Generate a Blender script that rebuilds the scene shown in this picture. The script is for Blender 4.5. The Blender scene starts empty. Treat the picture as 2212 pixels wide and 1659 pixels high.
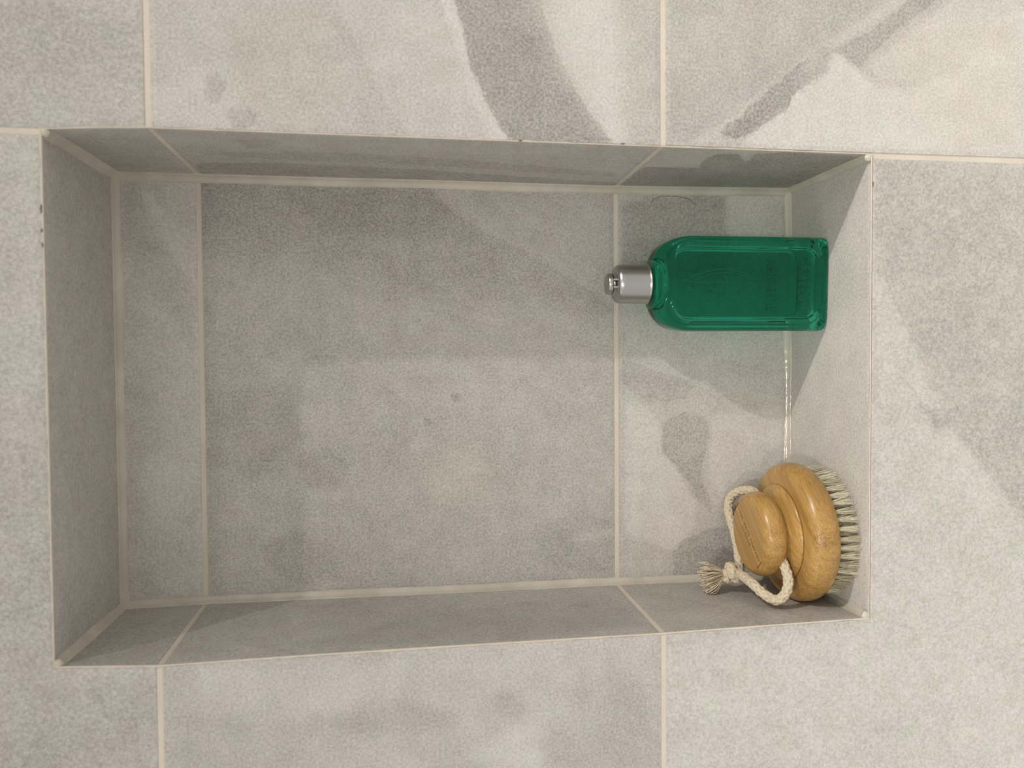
import bpy, bmesh, math, random
import numpy as np
from mathutils import Vector, Matrix

random.seed(7)
scene = bpy.context.scene
COL = scene.collection

# ------------------------------------------------------------------ camera
NICHE_DEPTH = 0.108            # metres
NICHE_TOP = 0.3605
LEDGE_Z = -0.1407
cam_data = bpy.data.cameras.new('camera')
cam = bpy.data.objects.new('camera', cam_data)
COL.objects.link(cam)
cam_data.sensor_fit = 'HORIZONTAL'
cam_data.sensor_width = 36.0
cam_data.lens = 36.0 * 1661.7 / 2212.0
cam_data.clip_start = 0.01
right = Vector((-0.0072477, -0.1402228, -0.9900934))
up = Vector((0.9995529, 0.0277071, -0.0112409))
fwd = Vector((-0.0290089, 0.9897322, -0.1399593))
m = Matrix((right, up, -fwd)).transposed().to_4x4()
m.translation = Vector((-0.133286, -0.465511, 0.162024))
cam.matrix_world = m
cam_data.dof.use_dof = True
cam_data.dof.focus_distance = 0.575
cam_data.dof.aperture_fstop = 6.3
scene.camera = cam

# ------------------------------------------------------------------ light
world = bpy.data.worlds.new('room_light')
scene.world = world
world.use_nodes = True
bg = world.node_tree.nodes['Background']
bg.inputs[0].default_value = (1.0, 0.955, 0.90, 1)
bg.inputs[1].default_value = 0.74


def downlight(name, loc, watts, radius, color=(1.0, 0.95, 0.88), size=130, blend=1.0):
    d = bpy.data.lights.new(name, 'SPOT')
    d.energy = watts
    d.color = color
    d.shadow_soft_size = radius
    d.spot_size = math.radians(size)
    d.spot_blend = blend
    o = bpy.data.objects.new(name, d)
    COL.objects.link(o)
    o.location = loc
    return o


downlight('ceiling_downlight', (1.10, -0.90, 1.42), 165, 0.022)
downlight('ceiling_downlight', (1.34, -0.93, 1.42), 55, 0.03)
downlight('ceiling_downlight', (-1.75, -0.70, 1.42), 18, 0.04)
downlight('ceiling_downlight', (-0.35, -1.70, 1.42), 115, 0.05)
downlight('fill_light', (-0.50, -2.00, 0.70), 70, 0.08, size=175)  # added frontal fill that brightens the wall and niche, no known fixture

scene.view_settings.view_transform = 'Standard'
scene.view_settings.look = 'None'
scene.view_settings.gamma = 1.0
scene.view_settings.use_curve_mapping = False
scene.view_settings.exposure = 0.0


# ------------------------------------------------------------------ helpers
def link(name, mesh, mat=None, parent=None, smooth=False):
    o = bpy.data.objects.new(name, mesh)
    COL.objects.link(o)
    if mat is not None and not mesh.materials:
        mesh.materials.append(mat)
    if smooth:
        mesh.shade_smooth()
    if parent is not None:
        o.parent = parent
    return o


def empty(name, loc=(0, 0, 0)):
    o = bpy.data.objects.new(name, None)
    o.empty_display_size = 0.02
    COL.objects.link(o)
    o.location = loc
    return o


def tag(o, label=None, category=None, group=None, kind=None):
    for k, v in (('label', label), ('category', category), ('group', group), ('kind', kind)):
        if v:
            o[k] = v
    return o


def pydata(name, verts, faces):
    me = bpy.data.meshes.new(name)
    me.from_pydata([tuple(map(float, v)) for v in verts], [], faces)
    me.update()
    return me


class Nodes:
    """tiny wrapper to write node materials on one line each"""

    def __init__(self, name):
        self.mat = bpy.data.materials.new(name)
        self.mat.use_nodes = True
        self.t = self.mat.node_tree
        self.bsdf = self.t.nodes['Principled BSDF']
        self.out = self.t.nodes['Material Output']

    def new(self, kind, **props):
        n = self.t.nodes.new(kind)
        for k, v in props.items():
            setattr(n, k, v)
        return n

    def put(self, socket, value):
        if isinstance(value, bpy.types.NodeSocket):
            self.t.links.new(value, socket)
        else:
            socket.default_value = value

    def math(self, op, a, b=0.0, c=0.0, clamp=False):
        n = self.new('ShaderNodeMath', operation=op, use_clamp=clamp)
        for i, v in enumerate((a, b, c)):
            self.put(n.inputs[i], v)
        return n.outputs[0]

    def vmath(self, op, a, b):
        n = self.new('ShaderNodeVectorMath', operation=op)
        self.put(n.inputs[0], a)
        self.put(n.inputs[1], b)
        return n.outputs[0]

    def noise(self, vec, scale, detail=2.0, rough=0.5, distortion=0.0):
        n = self.new('ShaderNodeTexNoise')
        self.put(n.inputs['Vector'], vec)
        n.inputs['Scale'].default_value = scale
        n.inputs['Detail'].default_value = detail
        n.inputs['Roughness'].default_value = rough
        n.inputs['Distortion'].default_value = distortion
        return n.outputs['Fac']

    def smooth(self, v, lo, hi, a=0.0, b=1.0):
        n = self.new('ShaderNodeMapRange', interpolation_type='SMOOTHSTEP')
        for i, x in enumerate((v, lo, hi, a, b)):
            self.put(n.inputs[i], x)
        return n.outputs[0]

    def linear(self, v, lo, hi, a=0.0, b=1.0):
        n = self.new('ShaderNodeMapRange')
        for i, x in enumerate((v, lo, hi, a, b)):
            self.put(n.inputs[i], x)
        return n.outputs[0]

    def mix(self, fac, a, b, blend='MIX'):
        n = self.new('ShaderNodeMix', data_type='RGBA', blend_type=blend)
        self.put(n.inputs[0], fac)
        self.put(n.inputs[6], a if not isinstance(a, tuple) else (*a[:3], 1))
        self.put(n.inputs[7], b if not isinstance(b, tuple) else (*b[:3], 1))
        return n.outputs[2]

    def ramp(self, fac, stops):
        n = self.new('ShaderNodeValToRGB')
        cr = n.color_ramp
        while len(cr.elements) < len(stops):
            cr.elements.new(0.5)
        for e, (pos, c) in zip(cr.elements, stops):
            e.position = pos
            e.color = (*c, 1)
        self.put(n.inputs[0], fac)
        return n.outputs[0]

    def attr(self, name):
        return self.new('ShaderNodeAttribute', attribute_name=name).outputs['Fac']

    def bump(self, height, strength, distance):
        n = self.new('ShaderNodeBump')
        self.put(n.inputs['Height'], height)
        n.inputs['Strength'].default_value = strength
        n.inputs['Distance'].default_value = distance
        self.put(self.bsdf.inputs['Normal'], n.outputs[0])
        return n.outputs[0]

    def set(self, **kw):
        names = dict(color='Base Color', rough='Roughness', metal='Metallic', ior='IOR',
                     trans='Transmission Weight', spec='Specular IOR Level', sub='Subsurface Weight',
                     coat='Coat Weight', coat_rough='Coat Roughness', aniso='Anisotropic')
        for k, v in kw.items():
            if isinstance(v, tuple) and len(v) == 3:
                v = (*v, 1)
            self.put(self.bsdf.inputs[names[k]], v)


# ------------------------------------------------------------------ materials
def stone_material():
    N = Nodes('stone_look_porcelain')
    pos = N.new('ShaderNodeNewGeometry').outputs['Position']
    rnd = N.new('ShaderNodeObjectInfo').outputs['Random']
    off = N.new('ShaderNodeCombineXYZ')
    N.put(off.inputs[0], N.math('MULTIPLY', rnd, 7.0))
    N.put(off.inputs[1], N.math('MULTIPLY', rnd, 13.0))
    N.put(off.inputs[2], N.math('MULTIPLY', rnd, 5.0))
    p = N.vmath('ADD', pos, off.outputs[0])
    cloud = N.noise(p, 9, 4, 0.55, 0.3)
    mottle = N.noise(p, 55, 5, 0.62)
    speck = N.noise(p, 600, 2, 0.6)
    fine = N.noise(p, 1500, 1, 0.5)
    rag = N.noise(p, 90, 5, 0.72)
    hue = N.noise(p, 48, 5, 0.68)
    # crisp stains: signed distances (mm) stored on the mesh, edges frayed by noise
    rag_mm = N.math('MULTIPLY_ADD', N.math('SUBTRACT', rag, 0.5), 8.0, 0.4)
    dk = N.smooth(N.math('ADD', N.attr('dark_sd'), rag_mm), -0.6, 0.9)
    dk = N.math('MULTIPLY', dk, N.attr('dark_amt'))
    pl = N.smooth(N.math('ADD', N.attr('pale_sd'), rag_mm), -0.9, 1.2)
    pl = N.math('MULTIPLY', pl, N.attr('pale_amt'))
    v = N.math('MULTIPLY_ADD', N.math('SUBTRACT', cloud, 0.5), 0.34, 0.53)
    v = N.math('MULTIPLY_ADD', N.math('SUBTRACT', mottle, 0.5), 0.40, v)
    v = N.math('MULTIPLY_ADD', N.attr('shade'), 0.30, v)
    # grain is stronger inside dark patches and fades in the pale ones
    grain = N.math('MULTIPLY_ADD', dk, 0.30, 0.98)
    grain = N.math('MULTIPLY_ADD', pl, -0.18, grain)
    v = N.math('MULTIPLY_ADD', N.math('SUBTRACT', speck, 0.5), grain, v)
    v = N.math('MULTIPLY_ADD', N.math('SUBTRACT', fine, 0.5), 0.36, v)
    v = N.math('MULTIPLY_ADD', dk, -0.33, v)
    v = N.math('MULTIPLY_ADD', pl, 0.24, v)
    # small darker pits
    pit = N.smooth(N.noise(p, 120, 4, 0.7), 0.66, 0.78)
    v = N.math('MULTIPLY_ADD', pit, -0.16, v)
    col = N.ramp(v, [(0.0, (0.236, 0.220, 0.199)), (0.35, (0.387, 0.366, 0.334)),
                     (0.62, (0.502, 0.480, 0.443)), (1.0, (0.648, 0.629, 0.592))])
    tint = N.ramp(hue, [(0.38, (1.0, 0.978, 0.978)), (0.47, (1, 1, 1)), (0.56, (1, 1, 1)), (0.64, (0.945, 1.0, 0.972))])
    col = N.mix(0.75, col, tint, 'MULTIPLY')
    col = N.mix(N.math('MULTIPLY', N.attr('tint_yellow'), 0.55), col, (1.0, 0.985, 0.90), 'MULTIPLY')
    col = N.mix(N.math('MULTIPLY', N.attr('tint_green'), 0.6), col, (0.93, 1.0, 0.965), 'MULTIPLY')
    N.set(color=col, rough=0.52, spec=0.35)
    h = N.math('MULTIPLY_ADD', fine, 0.4, speck)
    N.bump(h, 0.25, 0.0005)
    return N.mat


def grout_material():
    N = Nodes('cream_grout')
    p = N.new('ShaderNodeNewGeometry').outputs['Position']
    n = N.noise(p, 900, 3, 0.6)
    n2 = N.noise(p, 25, 3, 0.6)
    v = N.math('MULTIPLY_ADD', n2, 0.6, N.math('MULTIPLY', n, 0.4))
    col = N.ramp(v, [(0.3, (0.57, 0.51, 0.425)), (0.7, (0.70, 0.640, 0.550))])
    N.set(color=col, rough=0.8, spec=0.2)
    N.bump(n, 0.3, 0.0004)
    return N.mat


def caulk_material(name='silicone_caulk', rough=0.33):
    N = Nodes(name)
    p = N.new('ShaderNodeNewGeometry').outputs['Position']
    n = N.noise(p, 40, 3, 0.6)
    n2 = N.noise(p, 260, 2, 0.5)
    col = N.ramp(n, [(0.3, (0.47, 0.435, 0.365)), (0.72, (0.60, 0.56, 0.48))])
    N.set(color=col, rough=rough, spec=0.5)
    N.bump(n2, 0.25, 0.0012)
    return N.mat


def bamboo_material():
    N = Nodes('oiled_bamboo')
    p = N.new('ShaderNodeTexCoord').outputs['Object']
    mp = N.new('ShaderNodeMapping')
    N.put(mp.inputs['Vector'], p)
    mp.inputs['Scale'].default_value = (12, 900, 900)
    fib = N.noise(mp.outputs[0], 1.0, 3, 0.6)
    mp2 = N.new('ShaderNodeMapping')
    N.put(mp2.inputs['Vector'], p)
    mp2.inputs['Scale'].default_value = (5, 150, 40)
    band = N.noise(mp2.outputs[0], 1.0, 2, 0.5)
    mp3 = N.new('ShaderNodeMapping')
    N.put(mp3.inputs['Vector'], p)
    mp3.inputs['Scale'].default_value = (300, 1500, 1500)
    vor = N.new('ShaderNodeTexVoronoi')
    N.put(vor.inputs['Vector'], mp3.outputs[0])
    vor.inputs['Scale'].default_value = 0.9
    # vascular dots show where the surface cuts across the fibres
    nrm = N.new('ShaderNodeNewGeometry').outputs['Normal']
    vt = N.new('ShaderNodeVectorTransform', vector_type='NORMAL', convert_from='WORLD', convert_to='OBJECT')
    N.put(vt.inputs[0], nrm)
    sx = N.new('ShaderNodeSeparateXYZ')
    N.put(sx.inputs[0], vt.outputs[0])
    endg = N.smooth(N.math('ABSOLUTE', sx.outputs[0]), 0.22, 0.6)
    dot = N.smooth(vor.outputs['Distance'], 0.36, 0.16)
    dot = N.math('MULTIPLY', dot, N.math('MULTIPLY_ADD', endg, 0.75, 0.12))
    # laminated strips, each with a tone of its own
    sp = N.new('ShaderNodeSeparateXYZ')
    N.put(sp.inputs[0], p)
    idx = N.math('FLOOR', N.math('DIVIDE', sp.outputs[1], 0.0062))
    idz = N.math('FLOOR', N.math('DIVIDE', sp.outputs[2], 0.0195))
    wn = N.new('ShaderNodeTexWhiteNoise', noise_dimensions='2D')
    cx = N.new('ShaderNodeCombineXYZ')
    N.put(cx.inputs[0], idx)
    N.put(cx.inputs[1], idz)
    N.put(wn.inputs['Vector'], cx.outputs[0])
    v = N.math('MULTIPLY_ADD', N.math('SUBTRACT', fib, 0.5), 1.0, 0.52)
    v = N.math('MULTIPLY_ADD', N.math('SUBTRACT', band, 0.5), 0.55, v)
    v = N.math('MULTIPLY_ADD', N.math('SUBTRACT', wn.outputs['Value'], 0.5), 0.16, v)
    col = N.ramp(v, [(0.12, (0.205, 0.102, 0.026)), (0.45, (0.370, 0.208, 0.058)),
                     (0.7, (0.480, 0.286, 0.088)), (1.0, (0.60, 0.39, 0.145))])
    col = N.mix(N.math('MULTIPLY', dot, 0.85), col, (0.19, 0.095, 0.03))
    N.set(color=col, rough=0.30, spec=0.5)
    h = N.math('MULTIPLY_ADD', dot, -0.8, N.math('MULTIPLY', fib, 0.3))
    N.bump(h, 0.30, 0.0004)
    return N.mat


def simple_material(name, color, rough=0.5, metal=0.0, var=0.0, scale=200, spec=0.5):
    N = Nodes(name)
    if var:
        p = N.new('ShaderNodeNewGeometry').outputs['Position']
        n = N.noise(p, scale, 3, 0.6)
        lo = tuple(c * (1 - var) for c in color)
        hi = tuple(min(1, c * (1 + var)) for c in color)
        N.set(color=N.ramp(n, [(0.3, lo), (0.7, hi)]))
    else:
        N.set(color=color)
    N.set(rough=rough, metal=metal, spec=spec)
    return N.mat


def bristle_material():
    N = Nodes('natural_bristle')
    p = N.new('ShaderNodeNewGeometry').outputs['Position']
    n = N.noise(p, 700, 2, 0.6)
    col = N.ramp(n, [(0.3, (0.50, 0.46, 0.32)), (0.7, (0.79, 0.74, 0.57))])
    N.set(color=col, rough=0.45)
    return N.mat


def green_plastic(name, absorb, density, tint, trans, rough=0.03, ior=1.33):
    N = Nodes(name)
    N.set(color=tint, rough=rough, trans=trans, ior=ior, spec=0.5)
    N.bsdf.inputs['Specular Tint'].default_value = (0.35, 0.85, 0.68, 1)
    va = N.new('ShaderNodeVolumeAbsorption')
    va.inputs['Color'].default_value = (*absorb, 1)
    va.inputs['Density'].default_value = density
    N.t.links.new(va.outputs[0], N.out.inputs['Volume'])
    return N.mat


def liquid_material():
    N = Nodes('green_gel')
    tr = N.new('ShaderNodeBsdfTransparent')
    N.t.links.new(tr.outputs[0], N.out.inputs['Surface'])
    N.t.nodes.remove(N.bsdf)
    va = N.new('ShaderNodeVolumeAbsorption')
    va.inputs['Color'].default_value = (0.0, 0.80, 0.68, 1)
    va.inputs['Density'].default_value = 40
    vs = N.new('ShaderNodeVolumeScatter')
    vs.inputs['Color'].default_value = (0.0, 0.60, 0.44, 1)
    vs.inputs['Density'].default_value = 10
    add = N.new('ShaderNodeAddShader')
    N.t.links.new(va.outputs[0], add.inputs[0])
    N.t.links.new(vs.outputs[0], add.inputs[1])
    N.t.links.new(add.outputs[0], N.out.inputs['Volume'])
    return N.mat


def brushed_metal():
    N = Nodes('brushed_silver')
    p = N.new('ShaderNodeTexCoord').outputs['Object']
    mp = N.new('ShaderNodeMapping')
    N.put(mp.inputs['Vector'], p)
    mp.inputs['Scale'].default_value = (60, 60, 1500)
    n = N.noise(mp.outputs[0], 1.0, 2, 0.5)
    N.set(color=(0.43, 0.425, 0.415), metal=1.0, rough=N.linear(n, 0.2, 0.8, 0.27, 0.36))
    return N.mat


M_STONE = stone_material()
M_GROUT = grout_material()
M_CAULK = caulk_material()
M_CAULK_WET = caulk_material('wet_silicone_caulk', 0.09)
M_BAMBOO = bamboo_material()
M_ROPE = simple_material('cotton_rope', (0.585, 0.505, 0.375), 0.9, var=0.12, scale=600, spec=0.15)
M_BRISTLE = bristle_material()
M_INK = simple_material('burnt_engraving', (0.17, 0.085, 0.028), 0.8, spec=0.2)
M_BODY = green_plastic('green_plastic', (0.10, 0.84, 0.72), 17, (0.19, 0.78, 0.62), 0.985)
M_EMBOSS = green_plastic('green_plastic_relief', (0.10, 0.80, 0.68), 26, (0.10, 0.55, 0.40), 0.93)
M_LIQUID = liquid_material()
M_METAL = brushed_metal()
M_DIRT = simple_material('edge_dirt', (0.20, 0.165, 0.12), 0.9, spec=0.1)
M_DARK = simple_material('dark_gap', (0.012, 0.012, 0.012), 0.6)
M_HAIR = simple_material('dark_hair', (0.05, 0.035, 0.02), 0.4)

# ------------------------------------------------------------------ stone pattern: stains in the tile print, and one strip of painted light
# (wall face, dark / pale / yellow / green, strength, edge softness in mm, outline in mm on that face)
FEATURES = [
 ('F','d',0.9,0.7,[(152, 143),(117, 139),(88, 131),(67, 124),(48, 121),(29, 113),(11, 104),(-2, 95),(-1, 29),(20, 48),(47, 64),(72, 74),(91, 78),(126, 90),(165, 112)]),
 ('F','e',0.85,11,[(120, 96),(173, 121),(185, -20),(-3, -20),(-4, 19),(12, 39),(39, 61),(66, 74),(93, 86)]),
 ('F','p',0.65,2.5,[(125, 153),(147, 144),(117, 139),(88, 131),(67, 124),(48, 121),(29, 113),(11, 104),(-2, 95),(-1, 104),(15, 114),(39, 125),(61, 131)]),
 ('F','p',0.75,9,[(91, 75),(124, 85),(158, 67),(130, 39),(94, 30),(61, 26),(32, 24),(0, 26),(0, 32),(20, 48),(45, 61),(69, 71)]),
 ('F','p',0.25,1.5,[(84, 200),(87, 145),(45, 127),(-1, 104),(0, 155),(26, 174),(55, 187)]),
 ('F','d',0.45,1.5,[(30, 272),(33, 266),(28, 261),(18, 264),(16, 270),(22, 273)]),
 ('F','d',0.45,1.5,[(12, 261),(14, 254),(10, 244),(3, 246),(1, 258)]),
 ('F','d',0.3,5,[(70, 205),(63, 190),(47, 182),(50, 187),(60, 198)]),
 ('F','p',0.35,8,[(21, 301),(38, 276),(20, 253),(-1, 258),(-1, 301)]),
 ('F','y',0.8,14,[(65, 247),(70, 211),(25, 201),(0, 222),(23, 253)]),
 ('F','d',0.25,10,[(68, 380),(73, 305),(42, 304),(29, 357),(38, 381)]),
 ('F','p',0.4,2,[(2, -14),(14, -39),(32, -63),(52, -87),(70, -110),(89, -139),(105, -158),(137, -198),(173, -231),(135, -204),(106, -170),(88, -146),(67, -114),(52, -95),(35, -72),(18, -51),(10, -37),(2, -26)]),
 ('F','d',0.2,5,[(147, -3),(172, -113),(137, -198),(105, -158),(86, -133),(53, -87),(16, -39),(2, -14),(2, -2)]),
 ('F','d',1.0,0.6,[(9, -36),(17, -45),(23, -54),(32, -63),(39, -70),(45, -79),(53, -88),(61, -99),(70, -112),(65, -114),(58, -106),(53, -112),(46, -101),(35, -86),(26, -81),(17, -68),(10, -57),(7, -46)]),
 ('F','e',0.6,6,[(43, -88),(70, -101),(86, -133),(44, -123),(32, -101)]),
 ('F','d',0.55,0.8,[(66, -113),(70, -123),(78, -139),(90, -155),(103, -170),(122, -195),(151, -224),(120, -208),(91, -173),(78, -155),(67, -144),(60, -134),(53, -133),(60, -123)]),
 ('F','p',0.85,3,[(65, -114),(52, -131),(44, -146),(43, -165),(54, -199),(69, -215),(91, -228),(99, -256),(-1, -257),(1, -146),(1, -51),(10, -57),(27, -82),(37, -88),(51, -110)]),
 ('F','p',0.55,4,[(57, -139),(79, -165),(102, -198),(111, -256),(96, -256),(91, -228),(68, -214),(53, -195),(45, -165),(46, -146)]),
 ('F','y',0.6,10,[(69, -146),(89, -195),(99, -250),(7, -251),(5, -179),(34, -162)]),
 ('F','p',0.5,3,[(-77, -142),(-80, -148),(-117, -167),(-141, -180),(-166, -189),(-162, -177),(-138, -164),(-107, -149),(-92, -143)]),
 ('F','d',0.15,8,[(-8, -146),(-8, -257),(-160, -259),(-154, -207),(-129, -177),(-86, -155),(-50, -147)]),
 ('F','d',0.22,1.0,[(-150, -167),(-165, -177),(-183, -187),(-179, -200),(-184, -204),(-200, -218),(-223, -237),(-252, -261),(-164, -259),(-157, -225),(-166, -201),(-173, -191)]),
 ('F','p',0.6,6,[(-95, -144),(-141, -164),(-166, -181),(-184, -188),(-181, -200),(-202, -218),(-223, -236),(-255, -261),(-422, -263),(-400, -2),(-316, -2),(-307, -143)]),
 ('F','d',0.4,9,[(-336, 61),(-326, 32),(-345, 3),(-396, 3),(-390, 73),(-369, 85),(-359, 56)]),
 ('F','d',0.35,4,[(-348, 211),(-341, 156),(-348, 128),(-359, 134),(-358, 184)]),
 ('F','d',0.4,3,[(-338, 111),(-336, 99),(-349, 85),(-356, 97),(-350, 108)]),
 ('F','p',0.4,6,[(-310, 282),(-311, 211),(-312, 156),(-334, 167),(-346, 238),(-337, 282)]),
 ('F','p',0.5,6,[(-377, 128),(-359, 99),(-358, 76),(-387, 79)]),
 ('F','p',0.3,8,[(-95, 384),(-90, 369),(-136, 362),(-189, 362),(-183, 386)]),
 ('F','d',0.3,5,[(-61, 383),(-59, 373),(-74, 369),(-90, 377),(-87, 384)]),
 ('F','d',0.22,12,[(-315, 375),(-319, 308),(-368, 309),(-362, 381)]),
 ('B','d',0.4,1.2,[(-4, 302),(-4, 142),(-24, 122),(-38, 96),(-51, 68),(-68, 40),(-93, 0),(-126, 0),(-105, 118),(-105, 199),(-78, 238),(-72, 303)]),
 ('B','e',0.95,14,[(-53, 314),(-58, 218),(-85, 168),(-84, 83),(-105, -11),(-148, -11),(-144, 315)]),
 ('B','d',0.3,6,[(-6, 250),(-5, 141),(-26, 117),(-44, 151),(-38, 218)]),
 ('B','g',0.8,12,[(-68, 260),(-58, 211),(-105, 199),(-159, 219),(-148, 255)]),
 ('B','p',0.3,5,[(-132, 260),(-125, 238),(-145, 232),(-155, 252)]),
 ('B','d',0.4,3,[(-202, 240),(-193, 220),(-207, 200),(-227, 207),(-226, 233)]),
 ('B','d',0.4,3,[(-266, 267),(-256, 240),(-268, 214),(-292, 211),(-297, 238),(-286, 257)]),
 ('B','d',0.3,5,[(-151, 304),(-148, 245),(-192, 236),(-218, 266),(-207, 305)]),
 ('B','y',0.6,16,[(-201, 153),(-191, 118),(-209, 96),(-237, 101),(-243, 143)]),
 ('B','p',0.35,12,[(-208, 143),(-198, 118),(-213, 98),(-237, 108),(-239, 139)]),
 ('B','d',0.6,0.8,[(-157, 127),(-156, 121),(-161, 119),(-164, 123),(-161, 127)]),
 ('B','d',0.6,0.8,[(-175, 146),(-176, 142),(-180, 143),(-180, 147)]),
 ('B','p',0.5,2,[(-269, 39),(-262, 1),(-269, 1),(-273, 34)]),
 ('B','d',0.3,3,[(-260, 66),(-250, 26),(-255, 3),(-298, 3),(-292, 56)]),
 ('B','d',0.5,1.2,[(-179, -42),(-173, -55),(-176, -70),(-188, -75),(-206, -71),(-225, -68),(-241, -76),(-254, -77),(-243, -66),(-228, -59),(-217, -48),(-204, -37),(-188, -36)]),
 ('B','d',0.6,1.2,[(-284, -44),(-273, -55),(-268, -70),(-262, -97),(-274, -116),(-307, -116),(-304, -44),(-295, -47)]),
 ('B','d',0.55,2,[(-13, -5),(-7, -33),(-4, -70),(-4, -88),(-22, -85),(-40, -90),(-69, -85),(-70, -5)]),
 ('B','d',0.4,1.2,[(-133, -5),(-141, -33),(-152, -63),(-163, -55),(-166, -25),(-151, -5)]),
 ('B','p',0.6,2,[(-162, -5),(-169, -25),(-184, -36),(-204, -36),(-218, -48),(-243, -63),(-264, -63),(-282, -44),(-266, -5)]),
 ('B','p',0.6,2,[(-4, -89),(-1, -135),(-40, -135),(-40, -91)]),
 ('B','p',0.45,8,[(-70, -5),(-69, -147),(-312, -148),(-306, -5)]),
 ('B','p',0.55,3,[(-177, -78),(-171, -136),(-215, -136),(-243, -85),(-221, -74)]),
 ('B','p',0.75,3,[(4, 362),(6, 304),(-311, 303),(-311, 365)]),  # light on the upper rear strip, painted in as paler tile
 ('B','p',0.35,1.5,[(-8, 344),(-14, 335),(-40, 320),(-62, 308),(-75, 308),(-59, 323),(-30, 338)]),
 ('B','d',0.35,2,[(-5, 355),(-8, 344),(-33, 332),(-59, 320),(-85, 308),(-125, 309),(-85, 336),(-47, 356)]),
 ('B','p',0.35,6,[(-206, 348),(-191, 308),(-234, 308),(-246, 327),(-236, 345)]),
 ('B','d',0.3,5,[(-147, 356),(-147, 337),(-190, 329),(-203, 351)]),
 ('R','d',0.6,1.2,[(73, 296),(67, 243),(74, 151),(94, 4),(102, -2),(101, 151),(99, 301)]),
 ('R','d',0.4,1.2,[(47, 288),(38, 210),(45, 121),(66, 12),(77, 9),(61, 151),(59, 242)]),
 ('R','d',0.5,2,[(18, 262),(12, 245),(18, 233),(29, 240),(35, 255)]),
 ('R','d',0.85,0.8,[(47, -42),(30, -38),(16, -39),(10, -46),(11, -55),(24, -63),(27, -67),(24, -69),(11, -64),(2, -83),(7, -142),(98, -134),(100, -1),(49, -3)]),
 ('R','p',0.4,1,[(46, -4),(11, -6),(4, -28),(4, -59),(24, -66),(23, -63),(9, -54),(8, -45),(14, -38),(28, -37),(45, -41)]),
 ('R','d',0.3,6,[(20, 361),(89, 355),(94, 309),(19, 307),(11, 338)]),
 ('L','d',0.3,6,[(18, 229),(58, 155),(88, 17),(15, 5),(1, 128)]),
]


FACE_LIGHT = {'G': 0.45, 'L': -0.35, 'B': -0.20, 'T': 0.05}      # light and shade of each niche face, painted into the tile colour


def poly_sd(px, pz, poly):
    """signed distance (positive inside) of points to a polygon"""
    poly = np.array(poly, float)
    d2 = np.full(px.shape, 1e12)
    inside = np.zeros(px.shape, bool)
    n = len(poly)
    for i in range(n):
        ax, az = poly[i]
        bx, bz = poly[(i + 1) % n]
        ex, ez = bx - ax, bz - az
        L = ex * ex + ez * ez + 1e-9
        t = np.clip(((px - ax) * ex + (pz - az) * ez) / L, 0, 1)
        d2 = np.minimum(d2, (px - ax - t * ex) ** 2 + (pz - az - t * ez) ** 2)
        cond = (az > pz) != (bz > pz)
        xi = ax + (pz - az) * ex / (ez if abs(ez) > 1e-9 else 1e-9)
        inside ^= cond & (px < xi)
    d = np.sqrt(d2)
    return np.where(inside, d, -d)


def stain_light_fields(face, a, b):
    out = dict(dark_sd=np.full(a.shape, -30.0), pale_sd=np.full(a.shape, -30.0), dark_amt=np.zeros(a.shape),
               pale_amt=np.zeros(a.shape), shade=np.zeros(a.shape), tint_yellow=np.zeros(a.shape), tint_green=np.zeros(a.shape))
    out['shade'] += FACE_LIGHT.get(face, 0.0)
    for fc, kind, st, soft, poly in FEATURES:
        if fc != face:
            continue
        sd = poly_sd(a, b, poly)
        if kind in 'dp' and soft <= 1.5:
            k = 'dark' if kind == 'd' else 'pale'
            win = sd > out[k + '_sd']
            out[k + '_amt'] = np.where(win, st, out[k + '_amt'])
            out[k + '_sd'] = np.maximum(out[k + '_sd'], sd)
        else:
            t = np.clip((sd + soft) / (2 * soft), 0, 1)
            t = t * t * (3 - 2 * t) * st
            if kind == 'e':
                out['dark_amt'] *= 1 - t
                out['pale_amt'] *= 1 - t
            elif kind == 'd':
                out['shade'] -= t
            elif kind == 'p':
                out['shade'] += t
            else:
                k = 'tint_yellow' if kind == 'y' else 'tint_green'
                out[k] = np.maximum(out[k], t)
    return out


# ------------------------------------------------------------------ the niche: hand-built, so its edges wander by a few millimetres
def interp(x, pts):
    pts = sorted(pts)
    return np.interp(x, [q[0] for q in pts], [q[1] for q in pts])


RF = [(360, -1.6), (330, 0.2), (304, 1.0), (0, 0.0), (-140, -0.4)]
LF = [(360, 0.8), (304, -1.9), (210, -0.9), (127, -0.5), (1, -0.3), (-141, 1.8)]
RB = [(360, 0.4), (304, -0.4), (150, -0.4), (0, -1.1), (-140, 0.5)]
LB = [(362, 0.5), (303, 1.8), (154, 0.8), (-1, 0.7), (-141, -0.8)]
NW = 306.0                      # niche width, mm
ND = NICHE_DEPTH * 1000
NT = NICHE_TOP * 1000
NB = LEDGE_Z * 1000


def wander(x, y, z):
    """millimetre offsets of x near the niche's side faces"""
    t = np.clip(y / ND, 0, 1)
    r = interp(z, RF) * (1 - t) + interp(z, RB) * t
    l = interp(z, LF) * (1 - t) + interp(z, LB) * t
    return r * np.clip(1 - np.abs(x) / 80, 0, 1) + l * np.clip(1 - np.abs(x + NW) / 80, 0, 1)


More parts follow.
